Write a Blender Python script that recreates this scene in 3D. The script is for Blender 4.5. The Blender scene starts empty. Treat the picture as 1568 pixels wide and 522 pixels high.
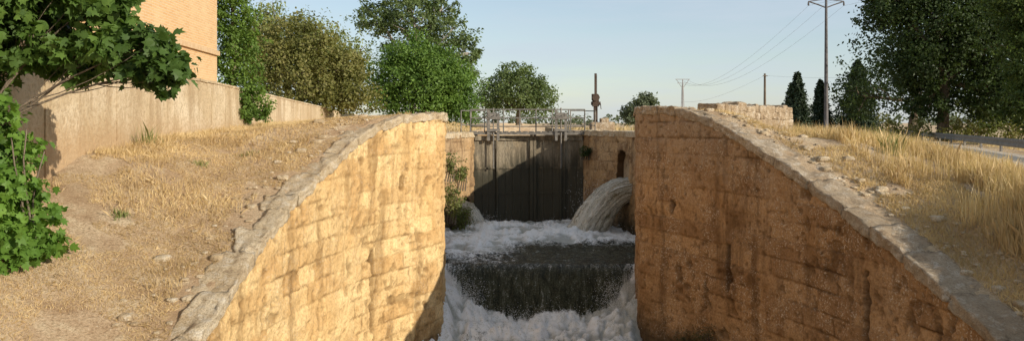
import bpy, math, numpy as np
from mathutils import Vector
rng=np.random.default_rng(7)
S=bpy.context.scene
# ------------------------------------------------------------ noise
def _h(ix,iy,iz):
    n=(ix.astype(np.int64)*73856093)^(iy.astype(np.int64)*19349663)^(iz.astype(np.int64)*83492791)
    n=(n^(n>>13))&0xffffffff
    n=(n*1274126177)&0xffffffff
    n=(n^(n>>16))&0xffffffff
    n=(n*2246822519)&0xffffffff
    n=(n^(n>>15))&0xffffffff
    return n/4294967295.0
def vn(x,y,z=0.0):
    x,y,z=np.broadcast_arrays(np.asarray(x,float),np.asarray(y,float),np.asarray(z,float))
    fx,fy,fz=np.floor(x),np.floor(y),np.floor(z)
    u,v,w=x-fx,y-fy,z-fz
    u=u*u*(3-2*u);v=v*v*(3-2*v);w=w*w*(3-2*w)
    r=0
    for a in(0,1):
        for b in(0,1):
            for c in(0,1):
                r=r+_h(fx+a,fy+b,fz+c)*(u if a else 1-u)*(v if b else 1-v)*(w if c else 1-w)
    return r
def fbm(x,y,z=0.0,o=4):
    r=0;a=.5;t=0
    for i in range(o):
        k=2.03**i
        r=r+a*vn(np.asarray(x)*k+i*17.3,np.asarray(y)*k+i*9.1,np.asarray(z)*k+i*3.7);t+=a;a*=.5
    return r/t
def billow(x,y,z=0.0,o=4):
    r=0;a=.5;t=0
    for i in range(o):
        k=2.07**i
        r=r+a*np.abs(2*vn(np.asarray(x)*k+i*17.3,np.asarray(y)*k+i*9.1,np.asarray(z)*k+i*3.7)-1);t+=a;a*=.55
    return r/t
def ss(a,b,x):
    t=np.clip((x-a)/(b-a),0,1);return t*t*(3-2*t)
# ------------------------------------------------------------ mesh helpers
def link(ob,parent=None):
    S.collection.objects.link(ob)
    if parent is not None: ob.parent=parent
    return ob
def empty(name,loc=(0,0,0)):
    e=bpy.data.objects.new(name,None);e.empty_display_size=.2
    S.collection.objects.link(e);return e
def mesh_np(name,V,F,mat=None,smooth=False,parent=None,col=None):
    V=np.ascontiguousarray(V,dtype=np.float32).reshape(-1,3);F=np.ascontiguousarray(F,dtype=np.int32)
    me=bpy.data.meshes.new(name)
    me.vertices.add(len(V));me.vertices.foreach_set('co',V.ravel())
    k=F.shape[1]
    me.loops.add(F.size);me.loops.foreach_set('vertex_index',F.ravel())
    me.polygons.add(len(F));me.polygons.foreach_set('loop_start',np.arange(0,F.size,k,dtype=np.int32))
    me.update(calc_edges=True)
    me.validate()
    me.polygons.foreach_set('use_smooth',np.full(len(me.polygons),bool(smooth)))
    if col is not None:
        a=me.color_attributes.new('Col','FLOAT_COLOR','POINT')
        c=np.ones((len(V),4),dtype=np.float32);c[:,:3]=col.reshape(-1,3)
        a.data.foreach_set('color',c.ravel())
    if mat: me.materials.append(mat)
    return link(bpy.data.objects.new(name,me),parent)
def gridF(n,m):
    i=np.arange(n*m).reshape(n,m)
    return np.stack([i[:-1,:-1],i[1:,:-1],i[1:,1:],i[:-1,1:]],-1).reshape(-1,4)
class Geo:
    def __init__(s): s.V=[];s.F=[];s.n=0
    def add(s,V,F):
        V=np.asarray(V,float).reshape(-1,3);s.V.append(V);s.F.append(np.asarray(F)+s.n);s.n+=len(V)
    def obj(s,name,mat,smooth=False,parent=None):
        return mesh_np(name,np.concatenate(s.V),np.concatenate(s.F),mat,smooth,parent)
BF=np.array([[0,3,2,1],[4,5,6,7],[0,1,5,4],[1,2,6,5],[2,3,7,6],[3,0,4,7]])
def box(g,x0,x1,y0,y1,z0,z1):
    g.add([[x0,y0,z0],[x1,y0,z0],[x1,y1,z0],[x0,y1,z0],[x0,y0,z1],[x1,y0,z1],[x1,y1,z1],[x0,y1,z1]],BF)
def tube(g,pts,rad,sides=6):
    pts=np.asarray(pts,float);n=len(pts);rad=np.broadcast_to(rad,(n,))
    T=np.gradient(pts,axis=0);T/=np.linalg.norm(T,axis=1)[:,None]+1e-9
    up=np.where(np.abs(T[:,2:3])>.9,np.array([[1.,0,0]]),np.array([[0,0,1.]]))
    if np.abs(T[:,2]).mean()>.6: up=np.tile([[1.,0,0]],(n,1))
    A=np.cross(T,up);A/=np.linalg.norm(A,axis=1)[:,None]+1e-9;B=np.cross(T,A)
    th=np.linspace(0,2*np.pi,sides,endpoint=False)
    V=pts[:,None]+rad[:,None,None]*(np.cos(th)[None,:,None]*A[:,None]+np.sin(th)[None,:,None]*B[:,None])
    i=np.arange(n*sides).reshape(n,sides);j=np.roll(i,-1,1)
    F=np.stack([i[:-1],j[:-1],j[1:],i[1:]],-1).reshape(-1,4)
    n0=g.n;g.add(V,F)
    for r in(i[0],i[-1]):
        for q in range(0,sides-2,2):
            g.F.append(np.array([[r[0],r[q+1],r[q+2],r[(q+3)%sides]]])+n0)
# ------------------------------------------------------------ materials
class M:
    def __init__(s,name):
        s.m=bpy.data.materials.new(name);s.m.use_nodes=True;s.t=s.m.node_tree;s.t.nodes.clear()
        s.out=s.n('ShaderNodeOutputMaterial')
    def n(s,ty,**k):
        x=s.t.nodes.new(ty)
        for a,b in k.items(): setattr(x,a,b)
        return x
    def l(s,a,b): s.t.links.new(a,b)
    def val(s,inp,v):
        if isinstance(v,bpy.types.NodeSocket): s.l(v,inp)
        else: inp.default_value=v
    def noise(s,scale,detail=4,rough=.55,vec=None,dist=0):
        x=s.n('ShaderNodeTexNoise');x.inputs['Scale'].default_value=scale;x.inputs['Detail'].default_value=detail
        x.inputs['Roughness'].default_value=rough;x.inputs['Distortion'].default_value=dist
        s.l(vec if vec is not None else s.pos(),x.inputs['Vector']);return x.outputs['Fac']
    def pos(s):
        if not hasattr(s,'_p'): s._p=s.n('ShaderNodeNewGeometry')
        return s._p.outputs['Position']
    def isl(s): s.pos();return s._p.outputs['Random Per Island']
    def z(s):
        if not hasattr(s,'_s'):
            s._s=s.n('ShaderNodeSeparateXYZ');s.l(s.pos(),s._s.inputs[0])
        return s._s.outputs[2]
    def scaled(s,v):
        x=s.n('ShaderNodeVectorMath',operation='MULTIPLY');s.l(s.pos(),x.inputs[0]);x.inputs[1].default_value=v;return x.outputs[0]
    def ramp(s,f,a,b,lo=0.,hi=1.):
        x=s.n('ShaderNodeMapRange');x.interpolation_type='SMOOTHSTEP'
        s.l(f,x.inputs[0]);x.inputs[1].default_value=a;x.inputs[2].default_value=b;x.inputs[3].default_value=lo;x.inputs[4].default_value=hi;return x.outputs[0]
    def mix(s,f,a,b,bt='MIX'):
        x=s.n('ShaderNodeMix');x.data_type='RGBA';x.blend_type=bt
        s.val(x.inputs[0],f)
        for i,v in((6,a),(7,b)):
            if isinstance(v,tuple): x.inputs[i].default_value=(*v[:3],1)
            else: s.l(v,x.inputs[i])
        return x.outputs[2]
    def math(s,op,a,b=0.):
        x=s.n('ShaderNodeMath',operation=op);s.val(x.inputs[0],a);s.val(x.inputs[1],b);return x.outputs[0]
    def attr(s):
        a=s.n('ShaderNodeAttribute');a.attribute_name='Col'
        q=s.n('ShaderNodeSeparateColor');s.l(a.outputs['Color'],q.inputs[0]);return q.outputs
    def bump(s,h,st=.5,d=.02):
        b=s.n('ShaderNodeBump');b.inputs['Strength'].default_value=st;b.inputs['Distance'].default_value=d;s.l(h,b.inputs['Height']);return b.outputs[0]
    def pbr(s,c,r=.85,bump=None,metal=0.,spec=.3):
        p=s.n('ShaderNodeBsdfPrincipled')
        if isinstance(c,tuple): p.inputs['Base Color'].default_value=(*c,1)
        else: s.l(c,p.inputs['Base Color'])
        s.val(p.inputs['Roughness'],r);s.val(p.inputs['Metallic'],metal);p.inputs['Specular IOR Level'].default_value=spec
        if bump is not None: s.l(bump,p.inputs['Normal'])
        s.l(p.outputs[0],s.out.inputs[0]);return p
def dk(c,k): return tuple(x*k for x in c)
def stone_mat(name,light,mid,dark,spk=.5,zs=(-5.0,-3.6),amt=.85,greytop=0.):
    m=M(name);a=m.attr()
    n1=m.noise(.5,5,.6);n2=m.noise(2.6,7,.68);n3=m.noise(19,5,.72);st=m.noise(1.5,5,.62,m.scaled((1,1,.14)));n4=m.noise(1.1,3,.6)
    c=m.mix(m.ramp(n1,.36,.64),mid,light)
    c=m.mix(m.ramp(a[0],.3,1,0,.65),c,dark)
    c=m.mix(m.ramp(a[0],.3,0,0,.5),c,dk(light,1.18))
    c=m.mix(m.ramp(n2,.50,.68,0,.6),c,dk(light,1.12))
    c=m.mix(m.ramp(n2,.32,.47,.6,0),c,dark)
    c=m.mix(m.math('MULTIPLY',m.ramp(st,.52,.66),.65),c,dk(dark,.48))
    c=m.mix(m.ramp(n3,.34,.58,.5,0),c,dk(dark,.6))
    v=m.noise(24,4,.68);pm=m.ramp(n4,.40,.58)
    c=m.mix(m.math('MULTIPLY',m.math('MULTIPLY',m.ramp(v,.55,.62),pm),spk),c,(.64,.54,.41))
    if greytop:
        zt=m.math('ADD',m.z(),m.math('MULTIPLY',m.math('SUBTRACT',n2,.5),3.));c=m.mix(m.ramp(zt,-2.0,.3,0,greytop),c,(.38,.30,.21))
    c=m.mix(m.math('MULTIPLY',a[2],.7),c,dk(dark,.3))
    jm=m.noise(1.3,3)
    c=m.mix(m.math('MULTIPLY',a[1],m.ramp(jm,.38,.62,.8,.2)),c,dk(dark,.34))
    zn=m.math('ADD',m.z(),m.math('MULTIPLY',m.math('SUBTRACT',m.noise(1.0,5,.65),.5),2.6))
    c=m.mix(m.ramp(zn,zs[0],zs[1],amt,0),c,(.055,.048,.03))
    h=m.math('ADD',m.math('MULTIPLY',n3,.7),m.math('MULTIPLY',n2,1.2))
    m.pbr(c,.9,m.bump(h,.9,.06),spec=.15);return m.m
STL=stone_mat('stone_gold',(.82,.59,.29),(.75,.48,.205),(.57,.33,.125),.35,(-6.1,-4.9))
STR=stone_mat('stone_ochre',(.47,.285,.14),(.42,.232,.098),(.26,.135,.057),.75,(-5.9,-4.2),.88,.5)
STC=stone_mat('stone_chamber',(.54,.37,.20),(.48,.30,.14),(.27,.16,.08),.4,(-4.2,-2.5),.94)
def coping_mat(name,a,b,pale,darkc):
    m=M(name);n1=m.noise(1.3,5,.6);n2=m.noise(6,7,.75);n3=m.noise(36,4,.7)
    c=m.mix(m.ramp(n1,.35,.65),a,b)
    c=m.mix(m.ramp(n2,.5,.62,0,.8),c,pale)
    c=m.mix(m.ramp(n2,.34,.47,.8,0),c,darkc)
    c=m.mix(m.ramp(n3,.36,.52,.6,0),c,dk(darkc,1.05))
    c=m.mix(m.ramp(m.isl(),0,1,0,.5),c,dk(a,.72))
    m.pbr(c,.93,m.bump(m.math('ADD',n2,m.math('MULTIPLY',n3,.5)),1.,.07),spec=.12);return m.m
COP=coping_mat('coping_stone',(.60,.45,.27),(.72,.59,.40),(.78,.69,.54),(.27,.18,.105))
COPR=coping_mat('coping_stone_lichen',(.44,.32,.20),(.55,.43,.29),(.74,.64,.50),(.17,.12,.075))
def ground_mat():
    m=M('ground_dry_earth');n1=m.noise(.35,5,.6);n2=m.noise(2.0,7,.72);n3=m.noise(26,5,.78);n4=m.noise(.08,3);n5=m.noise(.9,6,.7)
    c=m.mix(m.ramp(n1,.38,.62),(.55,.375,.22),(.70,.52,.33))
    c=m.mix(m.ramp(n2,.48,.64,0,.85),c,(.78,.61,.39))
    c=m.mix(m.ramp(n5,.5,.66,0,.55),c,(.46,.30,.16))
    c=m.mix(m.ramp(n2,.34,.47,.7,0),c,(.40,.255,.14))
    c=m.mix(m.ramp(n3,.36,.54,.65,0),c,(.30,.19,.10))
    c=m.mix(m.ramp(n3,.58,.70,0,.7),c,(.84,.71,.49))
    c=m.mix(m.ramp(n4,.5,.7,0,.25),c,(.30,.28,.12))
    m.pbr(c,.95,m.bump(m.math('ADD',n3,n2),1.,.06),spec=.08);return m.m
GRD=ground_mat()
def gravel_mat():
    m=M('gravel_track');n2=m.noise(1.2,5,.6);n3=m.noise(30,4,.75)
    c=m.mix(m.ramp(n2,.35,.65),(.54,.45,.34),(.68,.58,.46));c=m.mix(m.ramp(n3,.4,.6,.4,0),c,(.34,.27,.19))
    m.pbr(c,.95,m.bump(n3,.6,.03),spec=.1);return m.m
def leaf_mat(name,a,b,dark,tr=.35):
    m=M(name);r=m.isl()
    c=m.mix(m.ramp(r,0,1),a,b)
    c=m.mix(m.ramp(m.noise(.9,3),.35,.65,.7,0),c,dark)
    d=m.n('ShaderNodeBsdfPrincipled');m.l(c,d.inputs['Base Color']);d.inputs['Roughness'].default_value=.5;d.inputs['Specular IOR Level'].default_value=.25
    t=m.n('ShaderNodeBsdfTranslucent');m.l(m.mix(1.,c,(1.3,1.35,.6),'MULTIPLY'),t.inputs[0])
    x=m.n('ShaderNodeMixShader');x.inputs[0].default_value=tr;m.l(d.outputs[0],x.inputs[1]);m.l(t.outputs[0],x.inputs[2]);m.l(x.outputs[0],m.out.inputs[0]);return m.m
def simple(name,c1,c2,sc=6,r=.8,metal=0.,bs=.4,stretch=None,bd=.01):
    m=M(name);n=m.noise(sc,5,.65,m.scaled(stretch) if stretch else None);n2=m.noise(sc*7,3)
    m.pbr(m.mix(m.ramp(m.math('ADD',m.math('MULTIPLY',n,.7),m.math('MULTIPLY',n2,.3)),.35,.65),c1,c2),r,m.bump(n2,bs,bd),metal);return m.m
BARK=simple('bark',(.10,.075,.05),(.22,.17,.12),5,.9,0,.8,(1,1,.3),.03)
BARKG=simple('bark_pale',(.30,.26,.21),(.44,.40,.34),5,.9,0,.6)
STEEL=simple('weathered_steel',(.13,.12,.105),(.26,.235,.20),8,.7,.2)
DARKM=simple('dark_rusty_iron',(.05,.035,.025),(.11,.075,.055),9,.7,.3)
# ------------------------------------------------------------ plan of the lock
LP=np.array([[-4.8,-30],[-4.4,-2],[-4.3,4],[-4.2,8],[-4.15,11],[-4.15,12.5],[-4.1,14],[-3.95,15.6],[-3.65,17.2],[-3.3,18.6],[-2.85,19.8],[-2.35,20.6],[-1.95,21.3],[-1.70,22],[-2.0,24.5]])
RP=np.array([[7.0,-30],[6.6,-2],[6.5,4],[6.4,8],[6.3,11],[6.2,12.3],[6.05,13.5],[5.75,15.2],[5.3,16.8],[4.75,18.6],[4.35,19.6],[3.9,20.6],[3.5,21.3],[3.23,22],[3.6,24.5]])
LC=np.array([[-2.0,24.5],[-2.8,25.2],[-3.2,28],[-2.9,31.5],[-1.5,36.0]])
RC=np.array([[3.6,24.5],[4.3,25.2],[4.8,28],[4.5,31],[2.93,36.0]])
def Xl(d): return np.interp(d,np.r_[LP[:,1],LC[1:,1],80],np.r_[LP[:,0],LC[1:,0],-1.7])
def Xr(d): return np.interp(d,np.r_[RP[:,1],RC[1:,1],80],np.r_[RP[:,0],RC[1:,0],3.1])
def ztl(d):
    d=np.asarray(d,float);q=20-d;return np.maximum(.25-.35*(np.sqrt(q*q+.25)+q)/2,-5.2)
def ztr(d):
    d=np.asarray(d,float);q=20-d;return np.maximum(.40-.35*(np.sqrt(q*q+.2)+q)/2,-5.2)
def resample(P,step):
    Q=P.copy()
    if len(Q)>3:
        for _ in range(2):
            a=Q[:-1]*.75+Q[1:]*.25;b=Q[:-1]*.25+Q[1:]*.75
            Q=np.concatenate([[Q[0]],np.stack([a,b],1).reshape(-1,2),[Q[-1]]])
    s=np.r_[0,np.cumsum(np.linalg.norm(np.diff(Q,axis=0),axis=1))]
    n=int(s[-1]/step)+1;t=np.linspace(0,s[-1],n)
    return np.stack([np.interp(t,s,Q[:,0]),np.interp(t,s,Q[:,1])],1),t
def wall(name,P,side,zt,zb,step,mat,parent,slots=(),arch=None,seed=0,disp=1.):
    C,s=resample(P,step)
    T=np.gradient(C,axis=0);T/=np.linalg.norm(T,axis=1)[:,None]
    N=np.stack([T[:,1],-T[:,0]],1)*side
    top=zt(C[:,1])
    m=int((np.max(top)-zb)/step)
    f=np.linspace(0,1,m)
    Z=zb+(top[:,None]-zb)*f[None]
    Sx=np.broadcast_to(s[:,None],Z.shape)
    ch=.385
    wob=.09*(fbm(Sx*.5+seed,Z*.6,1,3)-.5)
    r=np.floor((Z+wob+20)/ch)
    off=_h(r,r*0+seed,r*0+3)
    bl=.62+.55*_h(r,r*0+seed+5,r*0)
    sx=Sx+off*3+.25*(vn(Sx*.9,r*3.1,seed)-.5)+.02*(fbm(Sx*3,Z*3,seed,2)-.5)
    q=sx/bl
    bi=np.floor(q)
    e1=np.minimum(q-bi,1-(q-bi))*bl
    zf=((Z+wob+20)/ch-r);e2=np.minimum(zf,1-zf)*ch
    e=np.minimum(e1,e2)+.04*(fbm(Sx*7,Z*7,seed,3)-.5)
    joint=1-ss(.004,.030,e)
    blk=_h(bi,r,r*0+seed+11)
    low=fbm(Sx*.35+seed,Z*.35,2,3)
    fine=fbm(Sx*3.5+seed*3,Z*3.5,5,4)
    pit=ss(.64,.72,fbm(Sx*3.0+seed*7,Z*3.6,9,4))*ss(.40,.58,fbm(Sx*.4,Z*.5,seed,2))
    small=ss(.68,.76,fbm(Sx*9+seed,Z*9,4,2))
    vfine=fbm(Sx*10,Z*10,seed,2)
    jfade=ss(.36,.58,fbm(Sx*.7+4,Z*.7,seed+2,2))
    off_n=(low-.5)*.12+(fine-.5)*.09+(blk-.5)*.035-joint*.032*(.25+.75*jfade)-pit*.045-small*.022+(vfine-.5)*.03
    off_n*=disp
    er_shade=np.clip(pit*.7+small*.6,0,1);joint=joint*(.28+.72*jfade)
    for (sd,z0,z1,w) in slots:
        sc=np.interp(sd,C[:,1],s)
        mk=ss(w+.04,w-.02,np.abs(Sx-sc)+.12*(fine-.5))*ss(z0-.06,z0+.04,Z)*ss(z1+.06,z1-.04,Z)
        off_n-=mk*.18;er_shade=np.maximum(er_shade,mk*1.3)
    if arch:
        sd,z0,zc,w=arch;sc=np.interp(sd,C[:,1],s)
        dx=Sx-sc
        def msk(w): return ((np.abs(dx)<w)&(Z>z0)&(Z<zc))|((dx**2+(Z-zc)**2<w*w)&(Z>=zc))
        off_n-=msk(w)*2.2;er_shade=np.maximum(er_shade,msk(w+.06)*1.42)  # opening and jambs coloured dark too, painting in the shade of the culvert
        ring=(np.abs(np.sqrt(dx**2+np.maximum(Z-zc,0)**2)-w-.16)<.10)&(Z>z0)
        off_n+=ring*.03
    off_n=off_n*np.where(np.isclose(f,1.)[None],.3,1)
    V=np.stack([C[:,0:1]+N[:,0:1]*off_n,C[:,1:2]+N[:,1:2]*off_n,Z],-1)
    F=gridF(*Z.shape)
    if side<0: F=F[:,::-1]
    return mesh_np(name,V,F,mat,True,parent,np.stack([blk,joint,er_shade],-1))
lw=empty('stone_lock_wall');rw=empty('stone_lock_wall.001')
near=lambda P,a:P[P[:,1]>=a]
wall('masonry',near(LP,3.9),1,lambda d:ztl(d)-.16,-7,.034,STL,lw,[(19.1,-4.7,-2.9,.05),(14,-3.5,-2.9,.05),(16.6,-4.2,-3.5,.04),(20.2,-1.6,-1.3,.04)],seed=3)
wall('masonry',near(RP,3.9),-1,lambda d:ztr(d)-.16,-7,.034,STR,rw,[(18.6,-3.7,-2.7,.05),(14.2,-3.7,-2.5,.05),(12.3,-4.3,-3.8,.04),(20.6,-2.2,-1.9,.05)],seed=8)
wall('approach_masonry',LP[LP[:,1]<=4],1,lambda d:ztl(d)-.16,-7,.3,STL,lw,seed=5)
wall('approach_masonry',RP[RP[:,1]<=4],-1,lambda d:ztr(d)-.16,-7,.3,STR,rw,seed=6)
lcw=empty('lock_chamber_wall');rcw=empty('lock_chamber_wall.001')
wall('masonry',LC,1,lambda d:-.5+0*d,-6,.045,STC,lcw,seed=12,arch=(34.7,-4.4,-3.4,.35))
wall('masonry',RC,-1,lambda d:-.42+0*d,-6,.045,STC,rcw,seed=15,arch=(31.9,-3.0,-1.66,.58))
UPL=np.array([[-1.5,36.0],[-1.7,37],[-1.7,80]]);UPR=np.array([[2.93,36.0],[3.1,37],[3.1,80]])
wall('upstream_masonry',UPL,1,lambda d:-.5+0*d,-4,.35,STC,lcw,seed=22)
wall('upstream_masonry',UPR,-1,lambda d:-.42+0*d,-4,.35,STC,rcw,seed=25)
def boxtemplate(k):
    V=[];F=[];n=0
    u=np.linspace(-1,1,k)
    for ax in range(3):
        for sg in(-1,1):
            a,b=np.meshgrid(u,u,indexing='ij');P=np.zeros((k,k,3));P[...,ax]=sg;P[...,(ax+1)%3]=a;P[...,(ax+2)%3]=b
            f=gridF(k,k)+n
            if sg<0: f=f[:,::-1]
            V.append(P.reshape(-1,3));F.append(f);n+=k*k
    V=np.concatenate(V);F=np.concatenate(F)
    key=np.round(V*1000).astype(int);u_,idx,inv=np.unique(key,axis=0,return_index=True,return_inverse=True)
    return V[idx],inv.reshape(-1)[F]
TV,TF=boxtemplate(12)
def block(g,c8,rough=.03,rnd=.06,seed=0):
    c8=np.asarray(c8,float)
    cnt=(np.abs(TV)>.99).sum(1)
    q=TV*(1-rnd*np.maximum(cnt-1,0)[:,None]*np.array([.25,.5,1.]))
    w=(q+1)/2
    V=0
    for i in range(8):
        a,b,c=(i>>2)&1,(i>>1)&1,i&1
        V=V+c8[i]*((w[:,0] if a else 1-w[:,0])*(w[:,1] if b else 1-w[:,1])*(w[:,2] if c else 1-w[:,2]))[:,None]
    n=np.stack([fbm(V[:,0]*5+k*31,V[:,1]*5,V[:,2]*5+k,4)-.5 for k in range(3)],1)
    n2=np.stack([fbm(V[:,0]*16+k*31,V[:,1]*16,V[:,2]*16+k,2)-.5 for k in range(3)],1)
    V=V+n*rough*3.4+n2*rough*1.1
    g.add(V,TF)
def coping(name,P,side,zt,w,parent,th=.26,over=.07,jit=.05,L=.75,seed=1,dmin=3.0,mat=None,gap=.004,rough=.03,wv=(.85,1.15)):
    r=np.random.default_rng(seed);g=Geo()
    C,s=resample(P,.05);T=np.gradient(C,axis=0);T/=np.linalg.norm(T,axis=1)[:,None];N=np.stack([T[:,1],-T[:,0]],1)*side
    p=0
    while p<s[-1]-.15:
        l=min(L*r.uniform(.5,1.6),s[-1]-p)
        if s[-1]-p-l<.3:l=s[-1]-p
        a,b=p+gap,p+l-gap;p+=l
        dz=r.uniform(-1,1)*.016*jit/.05;oi=over*r.uniform(.3,1.4)
        c=[]
        for t in(a,b):
            ww=w*r.uniform(*wv)
            x=np.interp(t,s,C[:,0]);y=np.interp(t,s,C[:,1]);nx=np.interp(t,s,N[:,0]);ny=np.interp(t,s,N[:,1])
            z=float(zt(y))+dz
            for o in(oi,-ww):
                for q in(-th,0): c.append([x+nx*o,y+ny*o,z+q+(r.uniform(-.05,.02) if q==0 and o<0 else 0)])
        block(g,c,rough,.04,seed)
    return g.obj(name,mat or COP,True,parent)
coping('coping',near(LP,-2),1,ztl,.44,lw,th=.2,over=.05,seed=4,rough=.045,wv=(.65,1.35))
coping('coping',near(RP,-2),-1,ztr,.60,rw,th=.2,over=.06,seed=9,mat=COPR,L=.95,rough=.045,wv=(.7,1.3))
coping('coping',LC[1:],1,lambda d:-.4+0*np.asarray(d),.5,lcw,th=.22,over=.04,jit=.02,seed=14)
coping('coping',RC[1:],-1,lambda d:-.32+0*np.asarray(d),.5,rcw,th=.22,over=.04,jit=.02,seed=15)
g=Geo();block(g,[[x,y,z] for x in(-4.2,-2.1) for y in(21.9,24.6) for z in(-.8,.19)],.02,.02);g.obj('pier_core',COP,True,lw)
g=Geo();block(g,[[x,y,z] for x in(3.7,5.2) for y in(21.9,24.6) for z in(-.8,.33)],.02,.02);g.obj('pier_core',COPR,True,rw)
g=Geo();r=np.random.default_rng(3)
P0=np.array([4.9,21.3]);P1=np.array([7.8,24.4]);dv=(P1-P0)/np.linalg.norm(P1-P0);nv=np.array([dv[1],-dv[0]])
Lw=np.linalg.norm(P1-P0)
for row in range(5):
    p=0
    while p<Lw-.05:
        l=min(r.uniform(.18,.5),Lw-p)
        if Lw-p-l<.15:l=Lw-p
        z0=-.5+row*.195+r.uniform(-.01,.01);z1=z0+.21+(r.uniform(-.09,.04) if row==4 else 0)
        c=[]
        for t in(p-.004,p+l+.004):
            for o in(.28+r.uniform(-.03,.03),-.28):
                for z in(z0,z1): q=P0+dv*t+nv*o;c.append([q[0],q[1],z])
        block(g,c,.035,.08,row);p+=l
g.obj('rubble_parapet_wall',COPR,True)
# ------------------------------------------------------------ ground
def Xw(d): return -7.1-.065*np.asarray(d,float)
def Xt(d):
    d=np.asarray(d,float);return np.maximum(9.2+.38*(d-15.2),Xr(d)+2.6)
def gz(X,d):
    X=np.asarray(X,float);d=np.asarray(d,float)
    xc=Xl(d)-.4;zc=np.where(d<24.4,ztl(d)-.05,np.interp(d,[24.4,25,60,90],[.19,-.42,-.4,-.2]))
    zh=np.interp(d,[-30,5,10,15.6,18.7,30,40,60,100],[-4,-3.0,-2.1,-.62,-.42,-.1,.0,.1,-.2])
    t=ss(0,1,(X-xc)/(Xw(d)-xc))
    t=np.where(d>24.4,ss(0,.35,(X-xc)/(Xw(d)-xc)),t)
    zl=zc*(1-t)+zh*t
    zter=np.interp(d,[0,24,58,66,100],[.8,.75,.15,.1,-.2])
    zl=np.where(X<Xw(d),zter,zl)
    xc2=Xr(d)+.5;zc2=np.where(d<24.4,ztr(d)-.07,np.interp(d,[24.4,25,60,90],[.3,-.34,-.5,-.9]))
    t2=np.clip((X-xc2)/(Xt(d)-xc2),0,1)
    t3=np.where(zc2>-1.1,t2**2.,ss(0,1,t2)*.6+t2*.4)
    zm=zc2+(np.minimum(zc2,-.3)-zc2)*ss(0.02,.3,t2)
    zr=zm*(1-t3)-1.1*t3
    z=np.where(X<.75,zl,zr)
    nearm=ss(70,30,d)
    nz=((fbm(X*.7,d*.7,0,4)-.5)*.20+(fbm(X*3,d*3,4,3)-.5)*.06)*nearm
    nz=nz*np.where(X>.75,ss(1.,.8,t2)*ss(0,.1,t2),np.where(X<Xw(d),0.,ss(0,.12,(xc-X)/np.maximum(xc-Xw(d),.1))))
    return z+nz
rows=np.unique(np.r_[np.arange(-30,6,3.),np.arange(6,28,.16),np.arange(28,36,.5),[36.3,36.4],np.arange(37,60,1.),np.arange(60,150,6.),[170,220,300,420,600,900,1600,2600]])
V=[]
for d in rows:
    a=float(Xl(d))-.27;b=float(Xr(d))+.27;w_=float(Xw(d));tx=float(Xt(d))
    if 24.2<=d<25.4: a-=.5;b+=.5
    farx=[-2600,-1500,-700,-300,-150,-80,-50,-35,-26,-20,-16,-13]
    left=np.r_[[x+min(0,w_+12) for x in farx],np.linspace(w_-1.5,w_-.12,4),np.linspace(w_+.12,a,60)]
    right=np.r_[np.linspace(b,tx,60),tx+np.array([.5,1,2,3,4,6,9,14,22,40,70,120,250,600,1500,2600])]
    fl=-7.6 if d<36.35 else -3.
    if d>78: fl=-.3
    zl=gz(left,d);zr=gz(right,d)
    V.append(np.concatenate([np.stack([left,left*0+d,zl],1),[[a+.02,d,fl],[b-.02,d,fl]],np.stack([right,right*0+d,zr],1)]))
V=np.array(V);mesh_np('ground',V,gridF(*V.shape[:2])[:,::-1],GRD,True)
dd=np.r_[np.arange(9,60,.5),np.arange(60,130,3.)];V=[]
for d in dd:
    x0=float(Xt(d))+.25+.1*math.sin(d*.9);x1=12.2+.35*(d-15.2)-.3
    x1=max(x1,x0+2.6);xs=np.linspace(x0,x1,9);V.append(np.stack([xs,xs*0+d,xs*0-1.1+.012],1))
V=np.array(V);mesh_np('gravel_road',V,gridF(*V.shape[:2])[:,::-1],gravel_mat(),True)
# ------------------------------------------------------------ water
def water_mat():
    m=M('canal_water_surface');a=m.attr()
    n1=m.noise(1.9,8,.75,m.scaled((1,.7,.5)),1.6);n2=m.noise(7,7,.8,m.scaled((1,.55,.45)),1.0);n3=m.noise(30,5,.8);nv=m.noise(6,8,.82,m.scaled((1,.35,.20)),.7)
    pool=m.math('ADD',m.math('MULTIPLY',n1,.42),m.math('ADD',m.math('MULTIPLY',n2,.38),m.math('MULTIPLY',n3,.20)))
    fall=m.math('ADD',m.math('MULTIPLY',nv,.6),m.math('MULTIPLY',n3,.4))
    mm=m.n('ShaderNodeMix');m.l(a[1],mm.inputs[0]);m.l(pool,mm.inputs[2]);m.l(fall,mm.inputs[3]);nn=mm.outputs[0]
    f=m.ramp(m.math('ADD',m.math('MULTIPLY',a[0],.32),nn),.57,.71)
    w=m.n('ShaderNodeBsdfPrincipled');m.l(m.mix(m.ramp(nn,.40,.6),(.018,.021,.012),(.12,.12,.07)),w.inputs['Base Color']);w.inputs['Roughness'].default_value=.2
    w.inputs['IOR'].default_value=1.33
    m.l(m.bump(m.math('ADD',n2,m.math('MULTIPLY',n3,.4)),1.,.14),w.inputs['Normal'])
    fo=m.n('ShaderNodeBsdfPrincipled');q=m.math('ADD',m.math('MULTIPLY',n2,.5),m.math('MULTIPLY',n3,.5))
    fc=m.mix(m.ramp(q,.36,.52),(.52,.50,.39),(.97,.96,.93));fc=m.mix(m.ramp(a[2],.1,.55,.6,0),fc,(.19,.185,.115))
    m.l(fc,fo.inputs['Base Color']);fo.inputs['Roughness'].default_value=.4;fo.inputs['Specular IOR Level'].default_value=.4
    fo.inputs['Subsurface Weight'].default_value=.0
    m.l(m.bump(q,1.,.07),fo.inputs['Normal'])
    x=m.n('ShaderNodeMixShader');m.l(f,x.inputs[0]);m.l(w.outputs[0],x.inputs[1]);m.l(fo.outputs[0],x.inputs[2]);m.l(x.outputs[0],m.out.inputs[0]);return m.m
WAT=water_mat()
prof=[(36.1,-4.06)]
for y in np.arange(36.05,24.62,-.05): prof.append((y,-4.06))
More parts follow.
